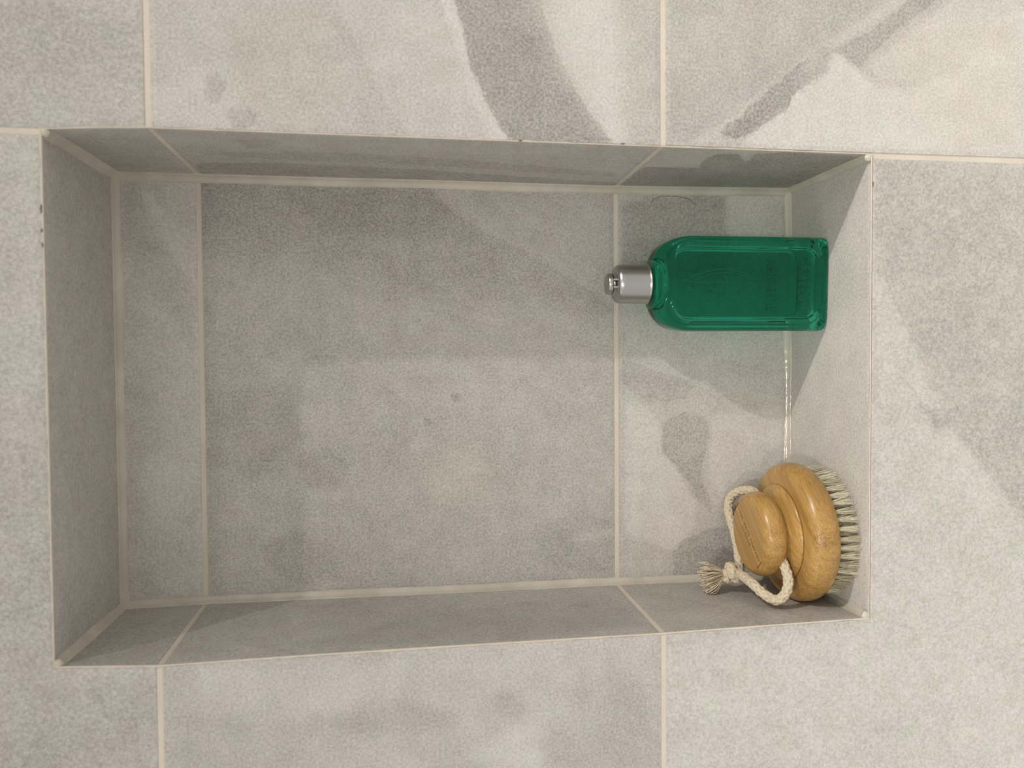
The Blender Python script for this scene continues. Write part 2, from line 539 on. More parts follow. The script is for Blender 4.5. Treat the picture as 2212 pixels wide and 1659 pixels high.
def to_world(face, a, b, depth=0.0):
    """plane coordinates in mm (and depth behind the face) to metres"""
    a = np.asarray(a, float)
    b = np.asarray(b, float)
    one = np.ones_like(a)
    if face == 'F':
        x, y, z = a + wander(a, 0 * one, b), one * depth, b
    elif face == 'B':
        x, y, z = a + wander(a, one * ND, b), one * (ND + depth), b
    elif face == 'R':
        x, y, z = one * 0 + wander(one * 0, a, b) + depth, a, b
    elif face == 'L':
        x, y, z = one * -NW + wander(one * -NW, a, b) - depth, a, b
    elif face == 'T':
        x, y, z = a + wander(a, b, one * NT), b, one * (NT + depth)
    else:
        x, y, z = a + wander(a, b, one * NB), b, one * (NB - depth)
    return np.stack([x, y, z], -1) / 1000.0


def lines(lo, hi, fine_lo, fine_hi, step, extra=()):
    s = {lo, hi}
    f0, f1 = max(lo, fine_lo), min(hi, fine_hi)
    if f1 > f0:
        n = max(1, int(round((f1 - f0) / step)))
        s |= {f0 + (f1 - f0) * i / n for i in range(n + 1)}
    for c0, c1 in ((lo, min(hi, fine_lo)), (max(lo, fine_hi), hi)):
        if c1 > c0:
            n = max(1, int((c1 - c0) / 40))
            s |= {c0 + (c1 - c0) * i / n for i in range(n + 1)}
    s |= {e for e in extra if lo < e < hi}
    out = []
    for q in sorted(s):
        if not out or q - out[-1] > 0.05:
            out.append(q)
    out[-1] = hi
    return np.array(out)


FLIP = {'F': False, 'B': False, 'R': True, 'L': False, 'T': True, 'G': False}


def make_tile(parent, face, blocks, proud=0.0, label=None):
    """one tile, a slab with an eased edge; blocks are rectangles (a0, a1, b0, b1) of its outline in mm"""
    a0, a1 = min(q[0] for q in blocks), max(q[1] for q in blocks)
    b0, b1 = min(q[2] for q in blocks), max(q[3] for q in blocks)
    ea = {e for q in blocks for e in q[:2]}
    eb = {e for q in blocks for e in q[2:]}
    A = lines(a0, a1, -425, 170, 3.0, ea)
    B = lines(b0, b1, -275, 400, 3.0, eb)
    ids, va, vb, faces = {}, [], [], []

    def vid(i, j):
        if (i, j) not in ids:
            ids[(i, j)] = len(va)
            va.append(A[i])
            vb.append(B[j])
        return ids[(i, j)]
    for i in range(len(A) - 1):
        ca = (A[i] + A[i + 1]) / 2
        for j in range(len(B) - 1):
            cb = (B[j] + B[j + 1]) / 2
            if any(q[0] < ca < q[1] and q[2] < cb < q[3] for q in blocks):
                f = [vid(i, j), vid(i + 1, j), vid(i + 1, j + 1), vid(i, j + 1)]
                faces.append(f[::-1] if FLIP[face] else f)
    va, vb = np.array(va), np.array(vb)
    # rim: follow the boundary down to the bedding
    edge = {}
    for f in faces:
        for k in range(4):
            e = (f[k], f[(k + 1) % 4])
            edge[e] = edge.get(e, 0) + 1
    rim = [e for e in edge if (e[1], e[0]) not in edge]
    on_rim = sorted({v for e in rim for v in e})
    top = to_world(face, va, vb, -proud)
    # ease the arris: rim vertices sink 0.35 mm
    low = to_world(face, va, vb, 0.35 - proud)
    top_list = top.copy()
    top_list[on_rim] = low[on_rim]
    deep = to_world(face, va, vb, 3.0)
    idx = {v: len(va) + k for k, v in enumerate(on_rim)}
    verts = np.concatenate([top_list, deep[on_rim]])
    for e in rim:
        faces.append([e[1], e[0], idx[e[0]], idx[e[1]]])
    me = pydata('tile', verts, faces)
    fields = stain_light_fields(face, np.concatenate([va, va[on_rim]]), np.concatenate([vb, vb[on_rim]]))
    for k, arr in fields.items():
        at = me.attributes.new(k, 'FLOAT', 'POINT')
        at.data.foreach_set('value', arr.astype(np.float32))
    return link('tile', me, M_STONE, parent)


def bed(name, face, rects, label):
    """the grout bed behind the tiles of one face"""
    verts, faces = [], []
    for q in rects:
        A = np.linspace(q[0], q[1], max(2, int(abs(q[1] - q[0]) / 12) + 2))
        B = np.linspace(q[2], q[3], max(2, int(abs(q[3] - q[2]) / 12) + 2))
        base = len(verts)
        aa, bb = np.meshgrid(A, B, indexing='ij')
        verts += list(to_world(face, aa.ravel(), bb.ravel(), 0.75))
        nb = len(B)
        for i in range(len(A) - 1):
            for j in range(nb - 1):
                f = [base + i * nb + j, base + (i + 1) * nb + j, base + (i + 1) * nb + j + 1, base + i * nb + j + 1]
                faces.append(f[::-1] if FLIP[face] else f)
    o = link(name, pydata(name, verts, faces), M_GROUT)
    return tag(o, label, 'wall', kind='structure')


JT = [(305.9, 606.0), (1.9, 302.1), (-302.0, -1.9)]     # tile courses (z ranges)
wall = bed('wall_back', 'F', [(-1206, -NW, -606, 910), (0, 1206, -606, 910), (-NW, 0, NT, 910), (-NW, 0, -606, NB)],
           'grey stone-look tiled shower wall with cream grout around the recessed niche')
g = 0.9                                                   # setback at the niche's open edges
make_tile(wall, 'F', [(0.8, 602, *JT[0])])
make_tile(wall, 'F', [(-602, -3.2, NT + g, 606), (-602, -NW - g, 305.9, NT + g)])
make_tile(wall, 'F', [(g, 602, *JT[1])])
make_tile(wall, 'F', [(-602, -NW - g, *JT[1])])
make_tile(wall, 'F', [(1.2, 602, *JT[2])], 0.25)
make_tile(wall, 'F', [(-602, -2.9, -302, NB - g), (-602, -NW - g, NB - g, -1.9)])
# the wall goes on past the picture: one more ring of tiles
for z0, z1 in ((609.9, 910.0), (-606.0, -305.9)):
    for x0, x1 in ((-1206, -605.9), (-602, -3.2), (0.8, 602), (605.9, 1206)):
        make_tile(wall, 'F', [(x0, x1, z0, z1)])
for z0, z1 in JT:
    make_tile(wall, 'F', [(-1206, -605.9, z0, z1)])
    make_tile(wall, 'F', [(605.9, 1206, z0, z1)])

COURSE = [(305.9, NT - 2), (1.9, 302.1), (NB + 2, -1.9)]
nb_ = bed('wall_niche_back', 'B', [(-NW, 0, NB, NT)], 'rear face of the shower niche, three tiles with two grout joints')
nr_ = bed('wall_niche_right', 'R', [(0, ND, NB, NT)], 'right side of the niche, above the bottle in the picture, streaked tiles')
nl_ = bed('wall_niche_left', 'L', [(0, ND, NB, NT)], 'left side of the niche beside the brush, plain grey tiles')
nt_ = bed('wall_niche_top', 'T', [(-NW, 0, 0, ND)], 'head of the niche, one dim grey tile at the far end')
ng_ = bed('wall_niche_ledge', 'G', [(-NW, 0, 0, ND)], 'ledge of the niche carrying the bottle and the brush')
for z0, z1 in COURSE:
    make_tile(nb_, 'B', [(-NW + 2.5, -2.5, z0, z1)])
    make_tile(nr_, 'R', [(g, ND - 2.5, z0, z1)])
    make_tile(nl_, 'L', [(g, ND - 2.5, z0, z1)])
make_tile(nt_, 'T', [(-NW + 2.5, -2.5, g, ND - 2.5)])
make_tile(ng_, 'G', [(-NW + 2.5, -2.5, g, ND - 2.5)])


# --- arris beads along the open edges of the niche
def bead(n, pts, outward, inward, w, label):
    """thin cream line of grout on an open edge; pts in mm"""
    rng = random.Random(n)
    verts, faces = [], []
    for k, p in enumerate(pts):
        p = np.array(p, float)
        j = 1 + 0.45 * (rng.random() - 0.5)
        o_, i_ = np.array(outward, float), np.array(inward, float)
        y = np.array((0, 1.0, 0))
        prof = [p + o_ * w * j + y * 0.35, p + o_ * w * 0.55 * j - y * 0.12, p + i_ * 0.12 + y * w * 0.5 * j, p + y * w * 1.25 * j + i_ * 0.1,
                p + y * w * 1.25 * j - i_ * 0.6]
        verts += [q / 1000 for q in prof]
    m_ = len(prof)
    for k in range(len(pts) - 1):
        for q in range(m_ - 1):
            faces.append([k * m_ + q, k * m_ + q + 1, (k + 1) * m_ + q + 1, (k + 1) * m_ + q])
    o = link(f'trim_{n}', pydata('edge_bead', verts, faces), M_GROUT, smooth=True)
    return tag(o, label, 'trim', kind='structure')


zs = np.linspace(NB, NT, 90)
xs = np.linspace(-NW, 0, 60)
bead(1, [(float(wander(np.array(0.0), np.array(0.0), np.array(z))), 0, z) for z in zs], (1, 0, 0), (-1, 0, 0), 0.8,
     'thin grout bead on the right open edge of the niche')
bead(2, [(-NW + float(wander(np.array(-NW), np.array(0.0), np.array(z))), 0, z) for z in zs], (-1, 0, 0), (1, 0, 0), 0.95,
     'thin grout bead on the left open edge of the niche')
bead(3, [(x, 0, NT) for x in xs], (0, 0, 1), (0, 0, -1), 1.0, 'thin grout bead on the upper open edge of the niche')
bead(4, [(x, 0, NB) for x in xs], (0, 0, -1), (0, 0, 1), 0.55, 'thin grout bead along the front of the ledge')


# --- places where the edge is chipped and dirty
def chip(parent, pos, length, axis, seed):
    rng = random.Random(seed)
    verts, faces = [], []
    n = 9
    for k in range(n):
        t = k / (n - 1) - 0.5
        r = 0.55 * math.sqrt(max(0.05, 1 - 3.6 * t * t)) * rng.uniform(0.6, 1.2)
        c = np.array(pos) + np.array(axis) * length * t + np.array((rng.uniform(-0.2, 0.2), 0, rng.uniform(-0.2, 0.2)))
        u = np.array((1.0, 0, 0)) if axis[2] else np.array((0, 0, 1.0))
        for a in range(6):
            q = 2 * math.pi * a / 6
            verts.append((c + r * (u * math.cos(q) + np.array((0, 0.45, 0)) * math.sin(q))) / 1000)
    for k in range(n - 1):
        for a in range(6):
            faces.append([k * 6 + a, k * 6 + (a + 1) % 6, (k + 1) * 6 + (a + 1) % 6, (k + 1) * 6 + a])
    faces.append(list(range(6)))
    faces.append([(n - 1) * 6 + a for a in range(6)])
    return link('chip', pydata('chip', verts, faces), M_DIRT, parent, smooth=True)


edges = {o.name: o for o in COL.objects if o.name.startswith('trim_')}
chip(edges['trim_3'], (-46, -0.1, NT + 1.0), 5.5, (1, 0, 0), 1)
chip(edges['trim_3'], (-58, -0.1, NT + 0.9), 2.5, (1, 0, 0), 2)
chip(edges['trim_3'], (-66, -0.1, NT + 0.7), 3.0, (1, 0, 0), 3)
chip(edges['trim_4'], (-19.5, -0.1, NB - 0.9), 3.2, (1, 0, 0), 4)
chip(edges['trim_1'], (0.9, -0.1, 26), 3.4, (0, 0, 1), 5)
chip(edges['trim_1'], (0.8, -0.1, 90), 2.6, (0, 0, 1), 6)


# --- caulk in the inner corners
def caulk(n, p0, p1, d1, d2, leg, label, wob=0.35, steps=70, fn=None, mat=None):
    """concave caulk fillet from p0 to p1 (mm) between the faces that run along d1 and d2"""
    rng = random.Random(n * 13)
    verts, faces = [], []
    w1 = [rng.uniform(-1, 1) for _ in range(steps + 1)]
    w2 = [rng.uniform(-1, 1) for _ in range(steps + 1)]
    d1, d2 = np.array(d1, float), np.array(d2, float)
    for k in range(steps + 1):
        t = k / steps
        p = np.array(p0, float) * (1 - t) + np.array(p1, float) * t
        if fn is not None:
            p = fn(p)
        l1 = leg + wob * (w1[k] * 0.5 + math.sin(k * 0.31 + n) * 0.8)
        l2 = leg + wob * (w2[k] * 0.5 + math.cos(k * 0.23 + n) * 0.8)
        a, b = p + d1 * l1 - d2 * 0.9, p + d2 * l2 - d1 * 0.9
        a1, b1 = p + d1 * l1 + d2 * 0.12, p + d2 * l2 + d1 * 0.12
        prof = [a, a1]
        for q in (0.25, 0.5, 0.75):
            c = p + (d1 + d2) * leg * 0.16
            prof.append(a1 * (1 - q) ** 2 + c * 2 * q * (1 - q) + b1 * q ** 2)
        prof += [b1, b]
        verts += [v / 1000 for v in prof]
    m_ = len(prof)
    for k in range(steps):
        for q in range(m_ - 1):
            faces.append([k * m_ + q, (k + 1) * m_ + q, (k + 1) * m_ + q + 1, k * m_ + q + 1])
    o = link(f'trim_{n}', pydata('caulk_line', verts, faces), mat or M_CAULK, smooth=True)
    return tag(o, label, 'trim', kind='structure')


def shift(side):
    def f(p):
        q = p.copy()
        q[0] += float(wander(np.array(p[0]), np.array(p[1]), np.array(p[2])))
        return q
    return f


sf = shift(0)
X, Y, Z = np.eye(3)
caulk(5, (0, ND, NB), (0, ND, NT), -X, -Y, 5.2, 'caulk line in the rear right corner of the niche', fn=sf)
caulk(6, (-NW, ND, NB), (-NW, ND, NT), X, -Y, 4.6, 'caulk line in the rear left corner of the niche', fn=sf)
caulk(7, (-NW, ND, NT), (0, ND, NT), -Y, -Z, 4.6, 'caulk line between the head and the rear of the niche', fn=sf)
caulk(8, (-NW, ND, NB), (0, ND, NB), -Y, Z, 3.9, 'wet caulk line behind the bottle and the brush', wob=0.9, fn=sf, mat=M_CAULK_WET)
caulk(9, (0, 0.6, NT), (0, ND, NT), -X, -Z, 4.8, 'caulk line in the upper right depth corner', steps=24, fn=sf)
caulk(10, (-NW, 0.6, NT), (-NW, ND, NT), X, -Z, 4.4, 'caulk line in the upper left depth corner', steps=24, fn=sf)
caulk(11, (0, 0.6, NB), (0, ND, NB), -X, Z, 3.8, 'caulk line at the right end of the ledge', steps=24, fn=sf)
caulk(12, (-NW, 0.6, NB), (-NW, ND, NB), X, Z, 3.8, 'caulk line at the left end of the ledge beside the brush', steps=24, fn=sf)


# --- lumps of grout where the open edges meet
for n_, (cx_, cz_) in enumerate(((0.0, NT), (0.0, NB), (-NW, NT), (-NW, NB))):
    bm_ = bmesh.new()
    bmesh.ops.create_icosphere(bm_, subdivisions=3, radius=1.0)
    rng_ = random.Random(40 + n_)
    dx_ = float(wander(np.array(cx_), np.array(0.0), np.array(cz_)))
    for v in bm_.verts:
        k_ = 1 + rng_.uniform(-0.12, 0.12)
        v.co = Vector(((cx_ + dx_ + (1.3 if cx_ < 0 else -1.3) + v.co.x * 2.9 * k_) / 1000, (1.7 + v.co.y * 1.8) / 1000,
                      (cz_ + (-1.3 if cz_ > 0 else 1.3) + v.co.z * 2.9 * k_) / 1000))
    me_ = bpy.data.meshes.new('grout_lump')
    bm_.to_mesh(me_)
    bm_.free()
    tag(link(f'trim_{13 + n_}', me_, M_CAULK, smooth=True), ('small grout lump at the upper right corner of the opening', 'small grout lump at the right end of the ledge edge',
        'small grout lump at the upper left corner of the opening', 'small grout lump at the left end of the ledge edge beside the brush')[n_], 'trim', kind='structure')


# ------------------------------------------------------------------ mesh makers
def lathe(profile, seg=64):
    verts, faces = [], []
    for r, z in profile:
        for k in range(seg):
            a = 2 * math.pi * k / seg
            verts.append((r * math.cos(a), r * math.sin(a), z))
    n = len(profile)
    for i in range(n - 1):
        for k in range(seg):
            k2 = (k + 1) % seg
            faces.append([i * seg + k, i * seg + k2, (i + 1) * seg + k2, (i + 1) * seg + k])
    faces.append([k for k in range(seg)][::-1])
    faces.append([(n - 1) * seg + k for k in range(seg)])
    return pydata('lathe', verts, faces)


def frames(path):
    path = np.asarray(path, float)
    t = np.gradient(path, axis=0)
    t /= np.linalg.norm(t, axis=1)[:, None] + 1e-12
    ref = np.array((0.31, 0.2, 0.93))
    n = ref - t[0] * (ref @ t[0])
    n /= np.linalg.norm(n)
    ns, bs = [], []
    for k in range(len(path)):
        n = n - t[k] * (n @ t[k])
        n /= np.linalg.norm(n) + 1e-12
        ns.append(n.copy())
        bs.append(np.cross(t[k], n))
    return t, np.array(ns), np.array(bs)


def tube(verts, faces, path, radius, sides=6):
    path = np.asarray(path, float)
    r = np.broadcast_to(np.asarray(radius, float), (len(path),))
    _, n, b = frames(path)
    base = len(verts)
    for k in range(len(path)):
        for s in range(sides):
            a = 2 * math.pi * s / sides
            verts.append(path[k] + r[k] * (math.cos(a) * n[k] + math.sin(a) * b[k]))
    for k in range(len(path) - 1):
        for s in range(sides):
            s2 = (s + 1) % sides
            faces.append([base + k * sides + s, base + k * sides + s2, base + (k + 1) * sides + s2, base + (k + 1) * sides + s])
    faces.append([base + s for s in range(sides)][::-1])
    faces.append([base + (len(path) - 1) * sides + s for s in range(sides)])


def spline(pts, n):
    """Catmull-Rom through pts, resampled to n points of equal spacing"""
    P = np.asarray(pts, float)
    P = np.concatenate([[2 * P[0] - P[1]], P, [2 * P[-1] - P[-2]]])
    out = []
    for i in range(1, len(P) - 2):
        for t in np.linspace(0, 1, 24, endpoint=False):
            a, b, c, d = P[i - 1], P[i], P[i + 1], P[i + 2]
            out.append(0.5 * (2 * b + (c - a) * t + (2 * a - 5 * b + 4 * c - d) * t * t + (3 * b - a - 3 * c + d) * t ** 3))
    out.append(P[-2])
    out = np.array(out)
    s = np.concatenate([[0], np.cumsum(np.linalg.norm(np.diff(out, axis=0), axis=1))])
    q = np.linspace(0, s[-1], n)
    return np.stack([np.interp(q, s, out[:, k]) for k in range(3)], 1)


def box(verts, faces, lo, hi):
    b = len(verts)
    for x in (lo[0], hi[0]):
        for y in (lo[1], hi[1]):
            for z in (lo[2], hi[2]):
                verts.append((x, y, z))
    for f in ((0, 1, 3, 2), (4, 6, 7, 5), (0, 4, 5, 1), (2, 3, 7, 6), (0, 2, 6, 4), (1, 5, 7, 3)):
        faces.append([b + k for k in f])


# --- a small serif stroke alphabet on a unit-high cell
def arc(cx, cz, rx, rz, a0, a1, n=9):
    return [(cx + rx * math.cos(math.radians(a0 + (a1 - a0) * k / (n - 1))), cz + rz * math.sin(math.radians(a0 + (a1 - a0) * k / (n - 1)))) for k in range(n)]


def foot(x, z, h=0.1):
    return [(x - h, z), (x + h, z)]


GLYPH = {
    'V': (0.8, [[(0, 1), (0.4, 0), (0.8, 1)], foot(0, 1), foot(0.8, 1)]),
    'E': (0.6, [[(0.1, 0), (0.1, 1)], [(0, 1), (0.6, 1), (0.6, 0.86)], [(0.1, 0.52), (0.48, 0.52)], [(0.48, 0.6), (0.48, 0.44)], [(0, 0), (0.62, 0), (0.62, 0.15)]]),
    'R': (0.7, [[(0.1, 0), (0.1, 1)], [(0, 1), (0.35, 1)] + arc(0.35, 0.76, 0.24, 0.24, 90, -90) + [(0.1, 0.52)], [(0.36, 0.52), (0.72, 0)], foot(0.1, 0)]),
    'B': (0.62, [[(0.1, 0), (0.1, 1)], [(0, 1), (0.33, 1)] + arc(0.33, 0.77, 0.22, 0.23, 90, -90) + [(0.1, 0.54)], [(0.33, 0.54)] + arc(0.34, 0.27, 0.27, 0.27, 90, -90) + [(0, 0)]]),
    'N': (0.8, [[(0.1, 0), (0.1, 1), (0.74, 0), (0.74, 1)], foot(0.1, 0), foot(0.74, 1), [(0, 1), (0.1, 1)]]),
    'A': (0.8, [[(0, 0), (0.4, 1), (0.8, 0)], [(0.14, 0.35), (0.66, 0.35)], foot(0, 0), foot(0.8, 0)]),
    'I': (0.25, [[(0.12, 0), (0.12, 1)], foot(0.12, 0), foot(0.12, 1)]),
    'T': (0.7, [[(0.35, 0), (0.35, 1)], [(0, 0.86), (0, 1), (0.7, 1), (0.7, 0.86)], foot(0.35, 0)]),
    'H': (0.75, [[(0.1, 0), (0.1, 1)], [(0.65, 0), (0.65, 1)], [(0.1, 0.52), (0.65, 0.52)], foot(0.1, 0), foot(0.1, 1), foot(0.65, 0), foot(0.65, 1)]),
    'W': (1.1, [[(0, 1), (0.28, 0), (0.55, 0.9), (0.82, 0), (1.1, 1)], foot(0, 1), foot(1.1, 1)]),
    'C': (0.75, [arc(0.42, 0.5, 0.4, 0.5, 45, 315, 15), [(0.7, 0.98), (0.7, 0.8)]]),
    'O': (0.85, [arc(0.42, 0.5, 0.4, 0.5, 0, 360, 19)]),
    'M': (0.95, [[(0.1, 0), (0.1, 1), (0.48, 0.1), (0.86, 1), (0.86, 0)], foot(0.1, 0), foot(0.86, 0)]),
    'P': (0.6, [[(0.1, 0), (0.1, 1)], [(0, 1), (0.33, 1)] + arc(0.33, 0.74, 0.25, 0.26, 90, -90) + [(0.1, 0.48)], foot(0.1, 0)]),
    'Y': (0.8, [[(0, 1), (0.4, 0.48), (0.8, 1)], [(0.4, 0.48), (0.4, 0)], foot(0.4, 0), foot(0, 1), foot(0.8, 1)]),
    'L': (0.6, [[(0.1, 0), (0.1, 1)], [(0, 0), (0.6, 0), (0.6, 0.16)], foot(0.1, 1)]),
    'D': (0.8, [[(0.1, 0), (0.1, 1)], [(0, 1), (0.35, 1)] + arc(0.35, 0.5, 0.4, 0.5, 90, -90, 11) + [(0, 0)]]),
    ' ': (0.5, []),
}


def text_strokes(text, height, width, gap=0.25):
    """strokes of a line of text centred on x = 0, fitted to a width"""
    x, out = 0.0, []
    for ch in text:
        w, st = GLYPH[ch]
        out += [[(x + a, b) for a, b in s] for s in st]
        x += w + gap
    x -= gap
    k = width / x
    return [[((a - x / 2) * k, b * height) for a, b in s] for s in out]


# ------------------------------------------------------------------ the bottle
bottle = empty('shower_gel_bottle', (-0.0785, 0.0690, LEDGE_Z + 0.0002))
bottle.rotation_euler = (0, 0, math.radians(-2.3))
tag(bottle, 'clear green shower gel bottle with silver flip cap standing on the ledge', 'bottle')

HW, HD = 0.0338, 0.0195
SH0, SH1 = 0.1000, 0.1270        # shoulder heights


def section(z):
    """half width, half depth and squareness of the body at height z"""
    if z <= SH0:
        hw, hd, n = HW, HD, 7.0
    else:
        t = min(1, (z - SH0) / (SH1 - SH0))
        k = 1 - math.sqrt(max(0, 1 - t * t)) if t < 1 else 1
        hw = HW + (0.0150 - HW) * k
        td = min(1, (z - SH0) / (0.1190 - SH0))
        hd = HD + (0.0150 - HD) * (1 - math.sqrt(max(0, 1 - td * td)))
        n = 7.0 + (2.0 - 7.0) * min(1, t * 1.05)
    if z < 0.003:                # rounded foot
        q = 0.003 * (1 - math.sqrt(max(0, 1 - (1 - z / 0.003) ** 2)))
        hw -= q
        hd -= q
    return hw, hd, n


PX, PZ0, PZ1, PR = 0.0248, 0.0095, 0.1140, 0.0090        # the framed panel on front and back


def panel_sd(x, z):
    cz, hz = (PZ0 + PZ1) / 2, (PZ1 - PZ0) / 2
    qx, qz = abs(x) - (PX - PR), abs(z - cz) - (hz - PR)
    return math.hypot(max(qx, 0), max(qz, 0)) + min(max(qx, qz), 0) - PR


def sstep(a, b, x):
    t = min(1, max(0, (x - a) / (b - a)))
    return t * t * (3 - 2 * t)


def relief(x, z):
    d = panel_sd(x, z)
    rim = 0.0008 * sstep(0.0046, 0.0038, d) * (1 - sstep(0.0006, -0.0006, d))
    return rim - 0.0020 * sstep(0.0008, -0.0008, d)


def body_grid():
    """body with even sampling along x on the broad faces so the framed panel stays crisp"""
    xs_ = np.linspace(-1, 1, 97)
    verts, faces = [], []
    zl = [0.003 * (1 - math.cos(math.pi / 2 * k / 6)) for k in range(7)] + list(np.linspace(0.0038, SH0, 150)) + \
        [SH0 + (SH1 - SH0) * math.sin(math.pi / 2 * k / 30) for k in range(1, 31)]
    ring = None
    for z in zl:
        hw, hd, n = section(z)
        row = []
        # angles chosen so that x runs evenly over the front, then the ends
        ang = []
        m_ = 90
        for k in range(m_ + 1):                    # front: x from -cut to +cut
            ang.append(('f', -0.93 + 1.86 * k / m_))
        for k in range(1, 24):
            ang.append(('r', k / 24))
        for k in range(m_ + 1):
            ang.append(('b', 0.93 - 1.86 * k / m_))
        for k in range(1, 24):
            ang.append(('l', k / 24))
        yc = (1 - 0.93 ** n) ** (1 / n)
        ac = math.atan2(yc, 0.93)
        for side, v in ang:
            if side in 'fb':
                x = hw * v
                y = hd * (1 - abs(v) ** n) ** (1 / n)
                y += relief(x, z) * (1 if z > 0.0045 else 0)
                if side == 'f':
                    y = -y
            else:
                th = -ac + 2 * ac * v
                c, s = math.cos(th), math.sin(th)
                rr = (abs(c) ** n + abs(s) ** n) ** (-1 / n)
                x, y = hw * c * rr, hd * s * rr
                if side == 'l':
                    x, y = -x, -y
            row.append((x, y, z))
        verts += row
        ring = len(row)
    nr = len(zl)
    for i in range(nr - 1):
        for k in range(ring):
            k2 = (k + 1) % ring
            faces.append([i * ring + k, i * ring + k2, (i + 1) * ring + k2, (i + 1) * ring + k])
    # hollowed foot
    last = 0
    for k_, dz in ((0.93, 0.0004), (0.86, 0.0026), (0.6, 0.0046), (0.2, 0.0054)):
        base = len(verts)
        for k in range(ring):
            x, y, z = verts[k]
            verts.append((x * k_, y * k_, dz))
        for k in range(ring):
            k2 = (k + 1) % ring
            faces.append([last + k2, last + k, base + k, base + k2])
        last = base
    faces.append([last + k for k in range(ring)][::-1])
    faces.append([(nr - 1) * ring + k for k in range(ring)])
    return pydata('bottle_body', verts, faces)


body_part = link('body', body_grid(), M_BODY, bottle, smooth=True)
body_part['label'] = 'clear green body with framed panel'



def filling_mesh():
    """the gel inside: a rounded block a few millimetres within the body"""
    verts, faces = [], []
    zl = [0.0098 + 0.0016 * (1 - math.cos(math.pi / 2 * k / 5)) for k in range(6)] + list(np.linspace(0.0130, 0.0985, 20)) + \
        [0.0985 + 0.0180 * math.sin(math.pi / 2 * k / 12) for k in range(1, 13)]
    na = 96
    for z in zl:
        q = max(0.0, (z - 0.0985) / 0.0180)
        k = 1 - math.sqrt(max(0.0, 1 - q * q))
        foot_ = 0.0016 * max(0, 1 - (z - 0.0098) / 0.0016)
        hw, hd, n = 0.0252 + (0.0110 - 0.0252) * k - foot_, 0.0162 + (0.0105 - 0.0162) * k - foot_, 6.0 - 4.0 * min(1, q)
        for s in range(na):
            a = 2 * math.pi * s / na
            c, d = math.cos(a), math.sin(a)
            rr = (abs(c / hw) ** n + abs(d / hd) ** n) ** (-1 / n)
            verts.append((rr * c, rr * d, z))
    for i in range(len(zl) - 1):
        for s in range(na):
            s2 = (s + 1) % na
            faces.append([i * na + s, i * na + s2, (i + 1) * na + s2, (i + 1) * na + s])
    faces.append(list(range(na))[::-1])
    faces.append([(len(zl) - 1) * na + s for s in range(na)])
    return pydata('gel_filling', verts, faces)


filling = link('gel_filling', filling_mesh(), M_LIQUID, body_part, smooth=True)
filling['label'] = 'deep green gel inside the bottle'
neck_part = link('neck', lathe([(0.0100, 0.1175), (0.0166, 0.1180), (0.0170, 0.1188), (0.0170, 0.1198), (0.0160, 0.1206), (0.0157, 0.1220), (0.0159, 0.1234),
                                (0.0168, 0.1242), (0.0171, 0.1252), (0.0169, 0.1264), (0.0155, 0.1272), (0.0125, 0.1276), (0.0125, 0.1330), (0.0100, 0.1332)], 96), M_BODY, bottle, smooth=True)
neck_part['label'] = 'ribbed green neck below the cap'
front_y = -(HD - 0.0020)


def relief_tubes(name, polylines, radius, y, parent, mat, flip=1):
    verts, faces = [], []
    for pl in polylines:
        tube(verts, faces, [(flip * a, y, b) for a, b in pl], radius, 6)
    return link(name, pydata(name, verts, faces), mat, parent, smooth=True)


# lettering near the foot: front and, seen through the bottle, on the back
st = [[(a, b + 0.0140) for a, b in s] for s in text_strokes('VERBENA', 0.0078, 0.038)]
o = relief_tubes('lettering', st, 0.00038, front_y - 0.00005, body_part, M_EMBOSS)
o['label'] = 'raised lettering near the foot'
st = [[(a, b + 0.0270) for a, b in s] for s in text_strokes('VERVEINE', 0.0070, 0.038)]
relief_tubes('lettering', st, 0.00030, -front_y + 0.00008, body_part, M_EMBOSS, -1)

# leaf emblem: serrated rim, curled inner edge, midrib and side veins
LZ0, LZ1 = 0.049, 0.110          # foot and tip of the leaf


def leaf_half(t):
    return 0.0098 * math.sin(math.pi * min(1, max(0, t)) ** 0.85) ** 0.8


left = [(-leaf_half(t) - (0.0004 if k % 3 == 0 else 0), LZ0 + 0.004 + (LZ1 - LZ0 - 0.004) * t) for k, t in enumerate(np.linspace(0, 1, 46))]
rightl = [(leaf_half(t) * 0.98 + (0.0004 if k % 3 == 0 else 0), LZ0 + 0.004 + (LZ1 - LZ0 - 0.004) * t) for k, t in enumerate(np.linspace(0, 1, 46))]
curl = [(0.0078 * math.sin(math.pi * t) ** 0.7 - 0.0005 * t, LZ0 + 0.004 + 0.049 * t) for t in np.linspace(0.02, 1, 30)]
mid = [(0.0 + 0.0006 * math.sin(t * 3), LZ0 + 0.052 * t) for t in np.linspace(0, 1, 20)]
veins = []
for zz, ln in ((0.063, 0.0062), (0.074, 0.0066), (0.085, 0.0058)):
    veins.append([(0.0003, zz), (ln * 0.55, zz + 0.0030), (ln, zz + 0.0058)])
    veins.append([(0.0003, zz), (-ln * 0.55, zz + 0.0020), (-ln, zz + 0.0050)])
emb = relief_tubes('leaf_emblem', [left, rightl, curl], 0.00036, front_y, body_part, M_EMBOSS)
emb['label'] = 'raised leaf emblem'
relief_tubes('leaf_vein', [mid], 0.00050, front_y, body_part, M_EMBOSS)
for v in veins:
    relief_tubes('leaf_vein', [v], 0.00045, front_y, body_part, M_EMBOSS)

